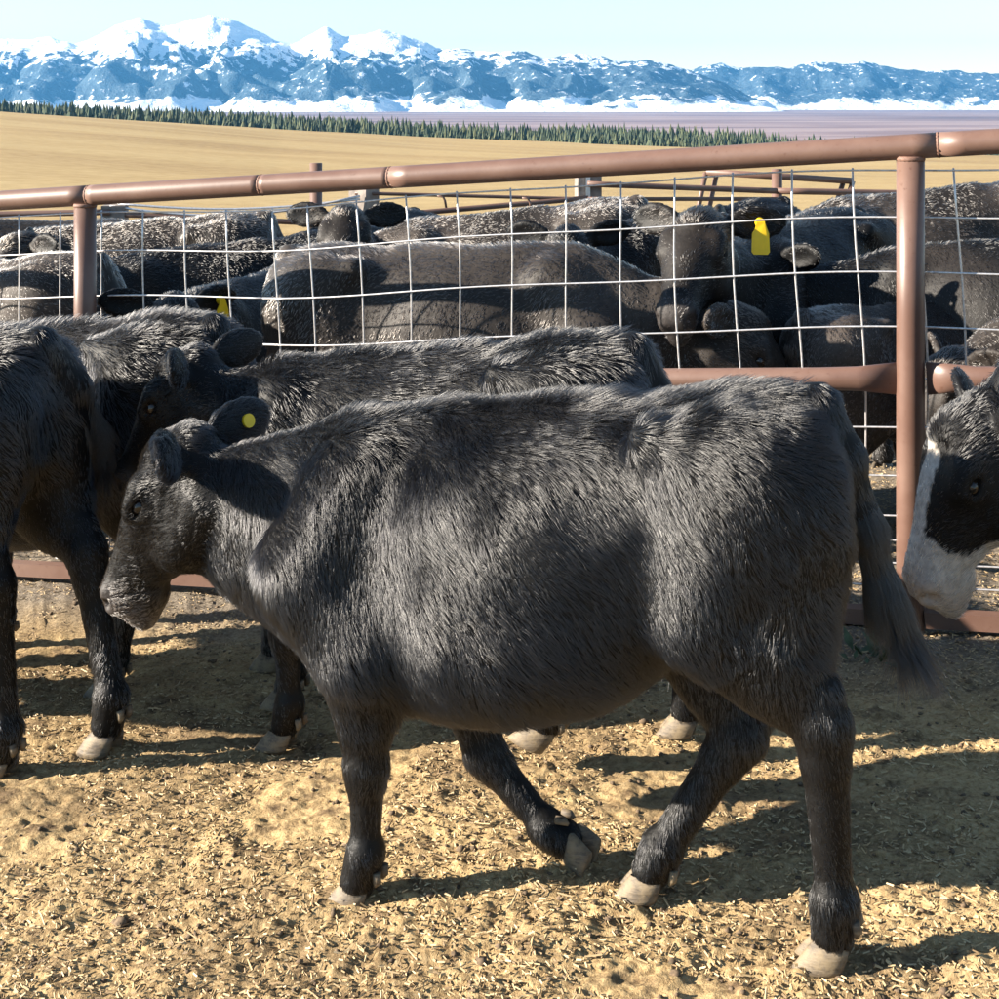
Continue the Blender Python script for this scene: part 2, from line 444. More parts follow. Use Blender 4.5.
# ------------------------------------------------------------------ mountains, forest, haze
SKYLINE = [(-500, 60), (-250, 45), (-100, 52), (0, 39), (50, 38), (75, 44), (100, 33), (118, 22), (140, 17), (165, 26), (185, 23), (210, 14), (232, 19), (250, 27), (270, 36), (292, 46),
           (308, 36), (326, 26), (345, 36), (362, 35), (380, 30), (402, 34), (420, 40), (435, 50), (455, 47), (480, 52), (520, 50), (545, 57), (575, 54), (620, 62), (650, 61), (690, 70), (715, 79), (740, 92), (765, 103), (780, 112)]
SKYLINE2 = [(600, 112), (660, 80), (700, 66), (722, 62), (738, 68), (760, 66), (790, 68), (812, 62), (840, 64), (862, 61), (890, 68), (920, 70), (950, 71), (999, 74), (1100, 66), (1300, 60), (1600, 72)]
def build_range(name, line, dist, depth, label, snow_top, strip):
    k = dist / FPX
    pxs = np.arange(line[0][0], line[-1][0], 3.0)
    rows = np.interp(pxs, [a for a, _ in line], [b for _, b in line])
    top = (HORIZON - rows) * k + EYE
    x = (pxs - 499.5) * k
    nd_ = 70
    ys = np.linspace(0, 1, nd_)
    X, T = np.meshgrid(x, ys)
    TOP = np.meshgrid(top, ys)[0]
    crest = 0.55
    base = -44.0
    shape = np.where(T < crest, (T / crest) ** 1.25, 1 - ((T - crest) / (1 - crest)) ** 1.5)
    p = np.stack([X.ravel() / 1000, T.ravel() * depth / 1000], 1)
    rid = 1 - np.abs(fbm(p, 1.6, 5, 41, 0.55)); rid = rid.reshape(X.shape)
    sp = 1 - np.abs(vnoise(p * np.array([1, 0.35]), 3.2, 55)).reshape(X.shape)
    H = base + (TOP - base) * shape
    bell = np.sin(np.pi * np.clip(T / crest, 0, 1)) * (T < crest)
    H = H + bell * (TOP - base) * ((rid - 0.75) * 0.32 + (sp - 0.6) * 0.22)
    fine = fbm(p, 9.0, 4, 60, 0.6).reshape(X.shape)
    H = H + fine * 14 * np.clip(shape * 1.4, 0, 1)
    Xw = X + fbm(p, 3, 2, 71).reshape(X.shape) * 60 * bell
    Y = dist + (T - crest) * depth
    sc = Y / dist                                       # keep the skyline on its bearing
    v = np.stack([(Xw * sc).ravel(), Y.ravel(), H.ravel()], 1)
    ny, nx = X.shape
    idx = np.arange(ny * nx).reshape(ny, nx)
    q = np.stack([idx[:-1, :-1], idx[:-1, 1:], idx[1:, 1:], idx[1:, :-1]], -1).reshape(-1, 4)
    me = quads_mesh(name, v, q)
    m, nt, b = mat_nodes(name + '_rock_forest_snow')
    g = nt.nodes.new('ShaderNodeNewGeometry'); pos = g.outputs['Position']
    s = nt.nodes.new('ShaderNodeSeparateXYZ'); nt.links.new(pos, s.inputs[0])
    nA = noise(nt, 0.0042, 7, 0.62, vec=pos); nB = noise(nt, 0.018, 5, 0.65, vec=pos)
    def madd(a, k_, c_):
        n = nt.nodes.new('ShaderNodeMath'); n.operation = 'MULTIPLY_ADD'
        nt.links.new(a, n.inputs[0]); n.inputs[1].default_value = k_
        if hasattr(c_, 'is_linked'): nt.links.new(c_, n.inputs[2])
        else: n.inputs[2].default_value = c_
        return n.outputs[0]
    hz = madd(nA, 520.0, s.outputs[2]); hz = madd(nB, 700.0, hz)                  # ragged snow line
    f = nd(nt, 'ShaderNodeMapRange'); f.inputs[1].default_value = snow_top + 615; f.inputs[2].default_value = snow_top + 650; nt.links.new(hz, f.inputs[0])
    lo = madd(nB, 70.0, s.outputs[2]); lo = madd(nA, 300.0, lo)
    f2 = nd(nt, 'ShaderNodeMapRange'); f2.inputs[1].default_value = strip + 205; f2.inputs[2].default_value = strip + 190; nt.links.new(lo, f2.inputs[0])
    mx = nt.nodes.new('ShaderNodeMath'); mx.operation = 'MAXIMUM'; nt.links.new(f.outputs[0], mx.inputs[0]); nt.links.new(f2.outputs[0], mx.inputs[1])
    patch = ramp(nt, nB, [(0.60, (0, 0, 0)), (0.66, (1, 1, 1))])
    pm = nt.nodes.new('ShaderNodeMath'); pm.operation = 'MAXIMUM'; nt.links.new(mx.outputs[0], pm.inputs[0]); nt.links.new(patch, pm.inputs[1])
    rock = ramp(nt, nB, [(0.3, (0.030, 0.050, 0.065)), (0.55, (0.06, 0.09, 0.11)), (0.75, (0.11, 0.13, 0.15))])
    c = mixc(nt, pm.outputs[0], rock, (0.86, 0.88, 0.90))
    nt.links.new(c, b.inputs['Base Color']); b.inputs['Roughness'].default_value = 0.9; b.inputs['Specular IOR Level'].default_value = 0.1
    bump(nt, b, nB, 0.8, 40)
    o = link(name, me, m, kind='structure')
    o['label'] = label
    return o
build_range('mountain_range', SKYLINE, 9000.0, 3000.0, 'blue snow-capped mountain range along the left and middle of the skyline', 265, 15)
build_range('far_mountain_range', SKYLINE2, 11200.0, 2600.0, 'paler blue range behind, filling the right of the skyline', 330, 5)

def build_forest():
    vs, ts = [], []
    n = 0
    for i in range(11000):
        px = rng.uniform(-250, 1000)
        dens = 1.0 if px < 620 else max(0.12, 1 - (px - 620) / 250)
        if rng.random() > dens: continue
        y = rng.uniform(760, 1060); x = (px - 499.5) / FPX * y
        if fbm(np.array([[x, y]]), 1 / 70, 2, 5)[0] < -0.75: continue
        z = float(terrain_z(np.array([x]), np.array([y]))[0])
        h = rng.uniform(6, 10) + 6 * rng.random() ** 3; r = h * rng.uniform(0.15, 0.24)
        for t0, t1, k in ((0.08, 0.55, 1.0), (0.35, 0.8, 0.75), (0.6, 1.0, 0.5)):
            a0 = rng.random() * 6.28
            for j in range(6):
                a = a0 + j * math.pi / 3; rr = r * k * rng.uniform(0.7, 1.2)
                vs.append((x + rr * math.cos(a), y + rr * math.sin(a), z + h * (t0 + rng.uniform(-.04, .04))))
            vs.append((x, y, z + h * t1)); top = n + 6
            for j in range(6): ts.append((n + j, n + (j + 1) % 6, top))
            n += 7
    me = quads_mesh('conifer_forest', np.array(vs), np.zeros((0, 4)), ts, smooth=False)
    m, nt, b = mat_nodes('conifer_needles')
    g = nt.nodes.new('ShaderNodeNewGeometry')
    c = ramp(nt, g.outputs['Random Per Island'], [(0, (0.020, 0.032, 0.018)), (0.6, (0.045, 0.065, 0.032)), (1, (0.09, 0.095, 0.04))])
    nt.links.new(c, b.inputs['Base Color']); b.inputs['Roughness'].default_value = 0.9
    o = link('conifer_forest', me, m, kind='stuff')
    tag(o, 'dark belt of conifers beyond the golden field', 'forest')
build_forest()

def build_haze():
    mb = MB().box((0, 0, 310 - 22), (28000, 28000, 700))
    m = bpy.data.materials.new('blue_haze'); m.use_nodes = True; nt = m.node_tree
    for n in list(nt.nodes): nt.nodes.remove(n)
    out = nt.nodes.new('ShaderNodeOutputMaterial'); v = nt.nodes.new('ShaderNodeVolumePrincipled')
    v.inputs['Color'].default_value = (0.12, 0.46, 0.95, 1)
    v.inputs['Density'].default_value = 4.6e-5
    v.inputs['Anisotropy'].default_value = 0.2
    nt.links.new(v.outputs[0], out.inputs['Volume'])
    o = mb.build('haze', m, smooth=False); o['kind'] = 'stuff'
    o['label'] = 'thin blue haze over the distant plain and mountains'; o['category'] = 'haze'
build_haze()
# ------------------------------------------------------------------ pipe fence with wire panels
FA = np.array([1.17, 3.985]); FD = np.array([-.935, .354])       # foot of the right post in view; the run towards the left
PITCH = 2.83
def fz(s): return 0.004 + s * (-0.205 / PITCH)                    # ground line the fence follows
def fp(s, h, off=0.0):
    """point along the fence, h above its ground line, off metres behind it"""
    n = np.array([.354, .935])
    p = FA + FD * s + n * off
    return Vector((p[0], p[1], fz(s) + h))
def pipe_rail(name, s0, s1, h, r, parent, flat=False, off=0.0, sag=0.0):
    mb = MB(); k = 26; pts, sq = [], []
    for i in range(k):
        t = i / (k - 1); s = s0 + (s1 - s0) * t
        if flat:                                                # ends hammered flat where they are welded on
            e = min(t * abs(s1 - s0), (1 - t) * abs(s1 - s0)); g = max(0, 1 - e / .15) ; g = g * g * (3 - 2 * g)
            sq.append((1 - .62 * g, 1 + .42 * g))
        pts.append(fp(s, h - sag * math.sin(math.pi * t), off))
    mb.tube(pts, r, 20, sq if flat else None)
    return mb.build(name, M['pipe'], parent)
def build_fence():
    f = link('pipe_fence', None); f.location = (0, 0, 0)
    tag(f, 'brown pipe fence with pale wire mesh running behind the front calves', 'fence')
    R = .0375
    tops = [-1.9, -.075, 1.63, 2.11, 2.81, 4.6]
    H = 1.375
    for a, b in zip(tops[:-1], tops[1:]):
        r_ = pipe_rail('top_rail', a, b - .002, H, .036, f)
        MB().tube([fp(b - .005, H), fp(b - .001, H), fp(b + .003, H)], [.0362, .0375, .0362], 16).build('weld', M['rust'], r_)
    for s in (-PITCH * .62, 0, PITCH, PITCH * 1.58):
        top = H - .034
        pts = [fp(s, -.15), fp(s, .3), fp(s, .9), fp(s, top)]
        p = MB().tube(pts, [.0395, .0395, .039, .039], 24).build('post', M['pipe'], f)
        w = MB().tube([fp(s, top - .008), fp(s, top - .002), fp(s, top + .006)], [.0392, .0415, .0395], 18)
        w.build('weld', M['rust'], p)
    HM = .715
    for a, b in ((-PITCH * .62 + .03, -.045), (.035, PITCH - .03), (PITCH + .03, PITCH * 1.58 - .03)):
        pipe_rail('middle_rail', a, b, HM, .033, f, flat=True)
    for a, b in ((-PITCH * .62, 0), (0, PITCH), (PITCH, PITCH * 1.58)):
        mb = MB(); k = 2
        A_, B_ = fp(a + .04, .035), fp(b - .04, .035)
        d = (B_ - A_); rot = d.to_track_quat('X', 'Z').to_matrix()
        mb.box((A_ + B_) / 2, (d.length, .045, .045), rot).build('bottom_rail', M['pipe'], f, smooth=False)
    # wire panels tied to the far side of the posts
    wr = .0031
    def sagf(s, row):
        return .013 * math.sin(s * 2.2 + row) + .006 * math.sin(s * 5.1 + row * 2.0)
    upper = [1.305, 1.165, 1.003, .842, .70]
    lower = [.56, .42, .305, .235, .17, .105]
    for (s0, s1, ph, off) in ((-1.55, -.03, .0, .047), (-.06, 2.135, .045, .047), (2.09, 4.3, .012, .055)):
        pn = link('mesh_panel', None, None, f)
        for r_, h in enumerate(upper + lower):
            pts = [fp(s, h + sagf(s, r_ * .2) * (1.0 if h > .75 else .3), off + .008 * math.sin(s * 3)) for s in np.linspace(s0, s1, 26)]
            MB().tube(pts, wr, 6).build('wire', M['wire'], pn)
        s = s0 + ph
        while s < s1 - .01:
            j = random.uniform(-.004, .004)
            pts = [fp(s + j - .035 * (1.3 - h) + .008 * math.sin(h * 6 + s * 3), h + sagf(s, 0), off + .007 + .008 * math.sin(s * 3)) for h in np.linspace(.10, 1.312, 12)]
            MB().tube(pts, wr, 6).build('wire', M['wire'], pn)
            s += .179
    return f
build_fence()

# ------------------------------------------------------------------ the far side of the pen
def at(px, py, d):
    return Vector(((px - 499.5) * d / FPX, d, EYE - (py - HORIZON) * d / FPX))
def gz1(x, y): return float(terrain_z(np.array([x]), np.array([y]))[0])
def back_fence():
    f = link('back_fence', None)
    tag(f, 'low pipe and timber fence closing the far side of the cattle pen', 'fence')
    posts = []
    for px, row, d, kind, r in ((-60, 205, 8.8, 'w', .085), (115, 205, 8.8, 'w', .075), (316, 163, 8.6, 'p', .038), (364, 189, 8.9, 'w', .072), (588, 176, 9.2, 'w', .082), (777, 169, 9.4, 'p', .035), (1060, 165, 9.6, 'w', .08)):
        t = at(px, row, d); g = gz1(t.x, t.y)
        mb = MB()
        if kind == 'w':
            mb.box(((t.x, t.y, (t.z + g - .2) / 2)), (r * 1.9, r * 1.9, t.z - g + .2), Matrix.Rotation(.5 + px * .01, 3, 'Z'))
            o = mb.build('post', M['wood'], f, smooth=False)
        else:
            mb.tube([(t.x, t.y, g - .2), (t.x, t.y, t.z)], r, 14); o = mb.build('post', M['pipe'], f)
        if px == 588:
            MB().box((t.x - .005, t.y - .095, t.z - .12), (.028, .012, .30)).build('metal_strip', M['tin'], o, smooth=False)
        posts.append(t)
    def rail(a, b, r, mat='pipe', name='rail', sag=0.0):
        pts = [a.lerp(b, i / 10) - Vector((0, 0, sag * math.sin(math.pi * i / 10))) for i in range(11)]
        return MB().tube(pts, r, 10).build(name, M[mat], f)
    rail(at(-80, 216, 8.72), at(110, 212, 8.72), .02)
    rail(at(110, 214, 8.75), at(360, 225, 8.82), .018)
    rail(at(360, 218, 8.8), at(588, 198, 9.1), .018)
    rail(at(355, 193, 8.85), at(588, 199, 9.1), .012, sag=.0)
    rail(at(588, 184, 9.08), at(777, 191, 9.32), .020)
    rail(at(777, 191, 9.32), at(1070, 196, 9.55), .022)
    rail(at(588, 199, 9.08), at(777, 199, 9.32), .014)
    rail(at(110, 206, 8.75), at(360, 196, 8.8), .008, 'wire', 'cable', sag=.09)
    rail(at(110, 203, 8.78), at(360, 199, 8.8), .008, 'wire', 'cable', sag=.05)
    for px, a, b in ((445, 196, 212), (530, 198, 214), (608, 199, 214)):
        p = at(px, a, 8.93); q = at(px + 2, b, 8.93)
        MB().tube([p + Vector((-.05, 0, .0)), p + Vector((-.012, 0, -.004)), p + Vector((0, 0, -.03)), q], .0075, 8).build('hook', M['pipe'], f)
    return f
back_fence()
def gate_frame():
    f = link('pipe_gate', None)
    tag(f, 'brown slanted pipe gate frame leaning at the far pen fence', 'gate')
    D = 9.75
    a, b, c, d = at(706, 172, D), at(853, 181, D), at(699, 205, D), at(842, 214, D)
    g = MB(); g.tube([a, b], .024, 10); g.build('top_bar', M['pipe'], f)
    for p, q, dx in ((a, c, 0), (a, c, 11), (b, d, 0), (b, d, -9)):
        o = Vector((dx * D / FPX, 0.03 if dx else 0, -.002 * abs(dx)))
        e = q + o; e = Vector((e.x - .02, e.y, gz1(e.x, e.y)))
        MB().tube([p + o, q + o, e], .018, 8).build('bar', M['pipe'], f)
    return f
gate_frame()
# ------------------------------------------------------------------ cattle: one continuous surface per animal
def surface_nets(D, o, h):
    """polygonise the zero set of D (nx,ny,nz); returns verts, quads"""
    s = D < 0
    cx = s[:-1, :-1, :-1].astype(np.int8)
    tot = cx.copy()
    corners = [(a, b, c) for a in (0, 1) for b in (0, 1) for c in (0, 1)]
    for a, b, c in corners[1:]:
        tot = tot + s[a:s.shape[0] - 1 + a, b:s.shape[1] - 1 + b, c:s.shape[2] - 1 + c]
    act = np.argwhere((tot > 0) & (tot < 8))
    vid = np.full(tot.shape, -1, np.int32); vid[act[:, 0], act[:, 1], act[:, 2]] = np.arange(len(act))
    acc = np.zeros((len(act), 3)); cnt = np.zeros(len(act))
    for c0 in corners:
        for ax in range(3):
            if c0[ax]: continue
            c1 = list(c0); c1[ax] = 1
            d0 = D[act[:, 0] + c0[0], act[:, 1] + c0[1], act[:, 2] + c0[2]]
            d1 = D[act[:, 0] + c1[0], act[:, 1] + c1[1], act[:, 2] + c1[2]]
            m = (d0 < 0) != (d1 < 0)
            t = np.where(m, d0 / np.where(m, d0 - d1, 1), 0)
            p = np.array(c0, float)[None] + t[:, None] * np.eye(3)[ax]
            acc += p * m[:, None]; cnt += m
    verts = (act + acc / np.maximum(cnt, 1)[:, None]) * h + o
    quads = []
    for ax in range(3):
        u, w = (ax + 1) % 3, (ax + 2) % 3
        sl0 = [slice(1, n - 1) for n in s.shape]; sl1 = list(sl0)
        sl0[ax] = slice(0, s.shape[ax] - 1); sl1[ax] = slice(1, s.shape[ax])
        a, b = s[tuple(sl0)], s[tuple(sl1)]
        e = np.argwhere(a != b)
        flip = a[e[:, 0], e[:, 1], e[:, 2]]
        e = e + 1; e[:, ax] -= 1
        q = []
        for du, dw in ((-1, -1), (0, -1), (0, 0), (-1, 0)):
            c = e.copy(); c[:, u] += du; c[:, w] += dw
            q.append(vid[c[:, 0], c[:, 1], c[:, 2]])
        q = np.stack(q, 1); q[~flip] = q[~flip][:, ::-1]
        quads.append(q)
    return verts, np.concatenate(quads)

class Field:
    def __init__(s, lo, hi, h):
        s.o = np.array(lo, float); s.h = h
        s.n = np.ceil((np.array(hi) - s.o) / h).astype(int) + 1
        s.D = np.full(s.n, 0.3, np.float32)
        s.R = np.full(s.n, 9.0, np.float32); s.G = np.zeros(s.n, np.int8)
    def sub(s, lo, hi):
        a = np.clip(np.floor((np.array(lo) - s.o) / s.h).astype(int), 0, s.n)
        b = np.clip(np.ceil((np.array(hi) - s.o) / s.h).astype(int) + 1, 0, s.n)
        sl = tuple(slice(i, j) for i, j in zip(a, b))
        g = [s.o[k] + s.h * np.arange(a[k], b[k], dtype=np.float32) for k in range(3)]
        return sl, np.meshgrid(*g, indexing='ij', sparse=True)
    def add(s, sl, d, k, grp, cut=False):
        D = s.D[sl]; d = d.astype(np.float32)
        if cut:
            hh = np.clip(0.5 - 0.5 * (D + d) / k, 0, 1)
            s.D[sl] = D * (1 - hh) - d * hh + k * hh * (1 - hh); return
        hh = np.clip(0.5 + 0.5 * (D - d) / k, 0, 1)
        s.D[sl] = D * (1 - hh) + d * hh - k * hh * (1 - hh)
        m = d < s.R[sl]
        s.R[sl] = np.where(m, d, s.R[sl]); s.G[sl] = np.where(m, grp, s.G[sl])
    def cone(s, a, b, ra, rb, k=0.03, grp=0, sq=1.0, cut=False):
        """tapered capsule, squeezed across the animal by sq"""
        a, b = np.array(a, float), np.array(b, float); m = max(ra, rb) + max(k, 0.02) + s.h * 2
        sl, (x, y, z) = s.sub(np.minimum(a, b) - m, np.maximum(a, b) + m)
        d = b - a; L = d @ d + 1e-12
        t = np.clip(((x - a[0]) * d[0] + (y - a[1]) * d[1] + (z - a[2]) * d[2]) / L, 0, 1)
        q = np.sqrt((x - a[0] - t * d[0]) ** 2 + ((y - a[1] - t * d[1]) / sq) ** 2 + (z - a[2] - t * d[2]) ** 2)
        s.add(sl, (q - (ra + (rb - ra) * t)) * (0.5 + 0.5 * sq), k, grp, cut)
    def ell(s, c, ax, rad, k=0.02, grp=0, cut=False):
        """ellipsoid with orthonormal axes ax (rows)"""
        c = np.array(c, float); m = max(rad) + k + s.h * 2
        sl, (x, y, z) = s.sub(c - m, c + m)
        q = 0; gq = 0
        for a, r in zip(ax, rad):
            u = (x - c[0]) * a[0] + (y - c[1]) * a[1] + (z - c[2]) * a[2]
            q = q + (u / r) ** 2; gq = gq + (u / (r * r)) ** 2
        q = np.sqrt(q); gq = np.sqrt(gq) + 1e-9
        s.add(sl, np.clip(q * (q - 1) / gq, -0.2, 0.5), k, grp, cut)
    def loft(s, o, ax, st, k=0.03, grp=0, n=2.3, egg=0.0):
        """stations st: (u, top, bottom, halfwidth) along axis ax[0], ax[1] = up, ax[2] = side"""
        st = np.array(st, float); o = np.array(o, float); A = np.array(ax, float)
        pts = []
        for u, tp, bt, w in st:
            for v in (tp, bt):
                for e in (-w, w): pts.append(o + A[0] * u + A[1] * v + A[2] * e)
        pts = np.array(pts); m = k + s.h * 3
        sl, (x, y, z) = s.sub(pts.min(0) - m, pts.max(0) + m)
        U, V, W = [(x - o[0]) * a[0] + (y - o[1]) * a[1] + (z - o[2]) * a[2] for a in A]
        uc = np.clip(U, st[0, 0], st[-1, 0])
        # smooth (cubic-ish) interpolation of the stations through a fine table
        ts = np.linspace(st[0, 0], st[-1, 0], 400)
        tab = [np.interp(ts, st[:, 0], st[:, j]) for j in (1, 2, 3)]
        ker = np.hanning(41); ker /= ker.sum()
        tab = [np.convolve(np.pad(t, 20, mode='edge'), ker, 'valid') for t in tab]
        tp, bt, w = [np.interp(uc, ts, t) for t in tab]
        hc = (tp + bt) / 2; hh = (tp - bt) / 2
        v = (V - hc) / hh
        w = w * (1 - egg * np.clip(v, -1, 1))
        q = (np.abs(v) ** n + np.abs(W / w) ** n) ** (1 / n)
        d = (q - 1) * np.minimum(hh, w) * 0.9
        du = np.abs(U - uc)
        d = np.where(du > 0, np.sqrt(np.maximum(d, 0) ** 2 + du ** 2), d)
        s.add(sl, d, k, grp)
    def mesh(s):
        v, q = surface_nets(s.D, s.o, s.h)
        i = np.clip(np.round((v - s.o) / s.h).astype(int), 0, s.n - 1)
        return v, q, s.G[i[:, 0], i[:, 1], i[:, 2]]

TRUNK, NECK, HEAD, EAR, LEG, TAIL, MUZZLE = range(7)
STAND = dict(
    fl=[(.50, .62, .105), (.37, .455, .115), (.385, .265, .115), (.385, .095, .115), (.405, .04, .115)],
    fr=[(.50, .62, -.105), (.36, .455, -.115), (.33, .265, -.115), (.32, .095, -.115), (.34, .04, -.115)],
    hl=[(-.36, .78, .10), (-.28, .565, .125), (-.455, .40, .12), (-.46, .10, .12), (-.44, .04, .12)],
    hr=[(-.36, .78, -.10), (-.25, .56, -.125), (-.39, .39, -.12), (-.37, .10, -.12), (-.35, .04, -.12)],
    neck=(15, 0), head=(55, 0), tail=[(-.49, .905, 0), (-.535, .80, 0), (-.55, .62, 0), (-.55, .44, 0), (-.55, .32, 0)], fat=1.0)

def unit(v): v = np.array(v, float); return v / np.linalg.norm(v)

def head_frame(P):
    npit, nyaw = [math.radians(a) for a in P['neck']]
    hp, hy = [math.radians(a) for a in P['head']]
    nd_ = np.array([math.cos(npit) * math.cos(nyaw), math.cos(npit) * math.sin(nyaw), math.sin(npit)])
    N0 = np.array([.42, 0, .645]); ln = P.get('ln', .40)
    f0 = np.array([math.cos(npit * .5) * math.cos(nyaw * .45), math.cos(npit * .5) * math.sin(nyaw * .45), math.sin(npit * .5)])
    N1 = N0 + f0 * ln * .5; N2 = N1 + nd_ * ln * .5
    fw = np.array([math.cos(nyaw + hy), math.sin(nyaw + hy), 0]); left = np.array([-fw[1], fw[0], 0]); up = np.array([0, 0, 1.0])
    u = fw * math.cos(hp) - up * math.sin(hp); v = fw * math.sin(hp) + up * math.cos(hp)
    poll = N2 + nd_ * .035 + up * .075
    return N0, N1, N2, poll, np.array([u, v, left])

def lower_feet(P):
    for k in ('fl', 'fr', 'hl', 'hr'):
        if not P.get('sole', {}).get(k):
            x, z, y = P[k][4]; P[k] = P[k][:4] + [(x, z * .70, y)]
    return P

def cow_field(P, h):
    lo, hi = (-.80, -.36, -.03), (1.36, .36, 1.30)
    if abs(P['neck'][1]) + abs(P['head'][1]) > 25: lo, hi = (-.80, -.62, -.03), (1.36, .62, 1.30)
    F = Field(lo, hi, h)
    ft = P['fat']
    tr = [(-.52, .86, .66, .045), (-.49, .905, .60, .105), (-.43, .938, .54, .155), (-.33, .945, .53, .175), (-.23, .930, .478, .165), (-.13, .912, .402, .188), (-.04, .90, .352, .215),
          (.07, .892, .338, .228), (.19, .886, .328, .216), (.30, .882, .335, .175), (.40, .876, .36, .155), (.47, .872, .385, .145), (.53, .85, .46, .105), (.59, .80, .54, .06)]
    tr = [(x, t, b + (1 - ft) * .1, w * ft) for x, t, b, w in tr]
    I = np.array([(1, 0, 0), (0, 0, 1), (0, 1, 0)], float)
    F.loft((0, 0, 0), I, tr, 0.03, TRUNK, 2.25, 0.14)
    # withers, spine, hook and pin bones
    F.cone((.40, 0, .845), (-.1, 0, .875), .045, .04, .05, TRUNK)
    for s in (-1, 1):
        F.cone((-.215, s * .145, .875), (-.29, s * .150, .855), .026, .026, .06, TRUNK)
        F.ell((-.115, s * .225, .80), np.eye(3), (.075, .045, .07), .05, TRUNK, cut=True)      # hollow of the flank
        F.cone((-.475, s * .07, .86), (-.48, s * .07, .80), .04, .045, .04, TRUNK)
    # brisket
    F.cone((.50, 0, .53), (.42, 0, .42), .115, .10, .06, TRUNK, .8)
    N0, N1, N2, poll, A = head_frame(P)
    F.cone(N0, N1, .225, .165, .05, NECK, .56)
    F.cone(N1, N2, .165, .115, .04, NECK, .60)
    F.cone(N1 + np.array([-.03, 0, -.11]), N2 + np.array([-.01, 0, -.08]), .075, .055, .05, NECK, .7)
    u, v, l = A
    # head: u runs from the poll to the nose, v is the forehead side
    st = [(-.045, .035, -.085, .045), (-.015, .062, -.125, .078), (.04, .080, -.145, .092), (.11, .085, -.145, .096), (.17, .076, -.118, .078), (.225, .064, -.088, .062),
          (.275, .056, -.066, .054), (.315, .050, -.066, .058), (.345, .036, -.064, .054), (.362, .012, -.045, .036)]
    st = [(a, b, c, w) for a, b, c, w in st]
    F.loft(poll, A, st, 0.035, HEAD, 2.2, -0.08)
    H = lambda a, b, c: poll + u * a + v * b + l * c
    F.cone(H(.30, -.055, 0), H(.345, -.062, 0), .038, .030, .02, HEAD)          # chin
    F.cone(H(.02, .038, 0), H(-.025, .012, 0), .052, .046, .04, HEAD)               # poll knob
    for s in (-1, 1):
        F.cone(H(.04, -.09, s * .05), H(.14, -.085, s * .055), .055, .05, .03, HEAD)   # cheek
        F.cone(H(.075, .045, s * .072), H(.12, .035, s * .078), .026, .022, .025, HEAD)   # brow
        F.ell(H(.105, .026, s * .090), A, (.021, .0165, .013), .008, HEAD, cut=True)      # socket
        F.cone(H(.082, .044, s * .092), H(.128, .038, s * .090), .0085, .0075, .008, HEAD)  # upper lid
        F.cone(H(.085, .008, s * .090), H(.125, .008, s * .088), .0075, .007, .008, HEAD)  # lower lid
        F.cone(H(.325, .018, s * .040), H(.35, .0, s * .030), .017, .015, .014, MUZZLE)   # nostril rim
        F.ell(H(.343, .008, s * .046), A, (.013, .010, .014), .007, MUZZLE, cut=True)
        F.cone(H(.25, -.045, s * .066), H(.335, -.040, s * .060), .005, .006, .010, MUZZLE, cut=True)   # mouth line
        # ear
        ed = unit(l * s * .93 - u * .25 - v * .26 + np.array([0, 0, .10])); en = unit(u * .66 + v * .62 - l * s * .05); en = unit(en - ed * (en @ ed)); ew = np.cross(ed, en)
        c = H(-.028, .012, s * .070) + ed * .085
        F.ell(c, (ed, ew, en), (.092, .052, .021), .018, EAR)
        F.ell(c + en * .019 + ed * .010, (ed, ew, en), (.072, .036, .016), .008, EAR, cut=True)
    # legs
    for nm in ('fl', 'fr'):
        s = 1 if nm == 'fl' else -1
        sh, el, kn, fe, ho = P[nm]
        sh, el, kn, fe, ho = [np.array((p[0], p[2], p[1]), float) for p in (sh, el, kn, fe, ho)]
        F.cone((.37, s * .095, .80), sh + np.array([-.02, s * .022, 0]), .072, .090, .05, TRUNK, .75)
        F.cone(sh + np.array([-.01, s * .018, 0]), el + np.array([.005, s * .02, .03]), .088, .080, .045, TRUNK, .78)
        F.cone(el, kn, .070, .040, .05, LEG, .82)
        F.cone(el + (.03 if kn[0] >= el[0] - .06 else .0) * np.array([1, 0, 0]), (el * .4 + kn * .6), .058, .045, .03, LEG, .8)
        F.cone(kn, kn + (fe - kn) * .12, .041, .037, .015, LEG, .92)
        F.cone(kn, fe, .034, .0275, .02, LEG, .9)
        F.cone(fe, fe + (ho - fe) * .2, .0345, .034, .015, LEG, 1.0)
        F.cone(fe, fe + (ho - fe) * .72, .032, .034, .015, LEG, 1.05)
    for nm in ('hl', 'hr'):
        s = 1 if nm == 'hl' else -1
        hp, sf, hk, fe, ho = [np.array((p[0], p[2], p[1]), float) for p in P[nm]]
        F.cone(hp + np.array([0, s * .022, 0]), sf + np.array([0, s * .024, .0]), .135, .088, .045, TRUNK, .66)
        F.cone((-.43, s * .085, .76), (np.array((-.45, s * .10, .60)) * .6 + (sf * .5 + hk * .5) * .4), .10, .075, .06, TRUNK, .7)
        F.cone(hp + np.array([-.05, 0, -.1]), sf * .5 + hk * .5, .11, .062, .06, LEG, .62)
        F.cone(sf, hk, .088, .046, .05, LEG, .72)
        hb = hk - unit(fe - hk) * .055 + np.array([-.012, 0, 0])
        F.cone(hb, hk, .024, .040, .02, LEG, .85)
        F.cone(hk, hk + (fe - hk) * .2, .046, .039, .015, LEG, .85)
        F.cone(hb, (sf * .45 + hk * .55), .016, .022, .025, LEG, .8)
        F.cone(hk, fe, .040, .031, .02, LEG, .82)
        F.cone(fe, fe + (ho - fe) * .2, .038, .036, .015, LEG, .95)
        F.cone(fe, fe + (ho - fe) * .72, .034, .036, .015, LEG, 1.0)
    T = [np.array((p[0], p[2], p[1]), float) for p in P['tail']]
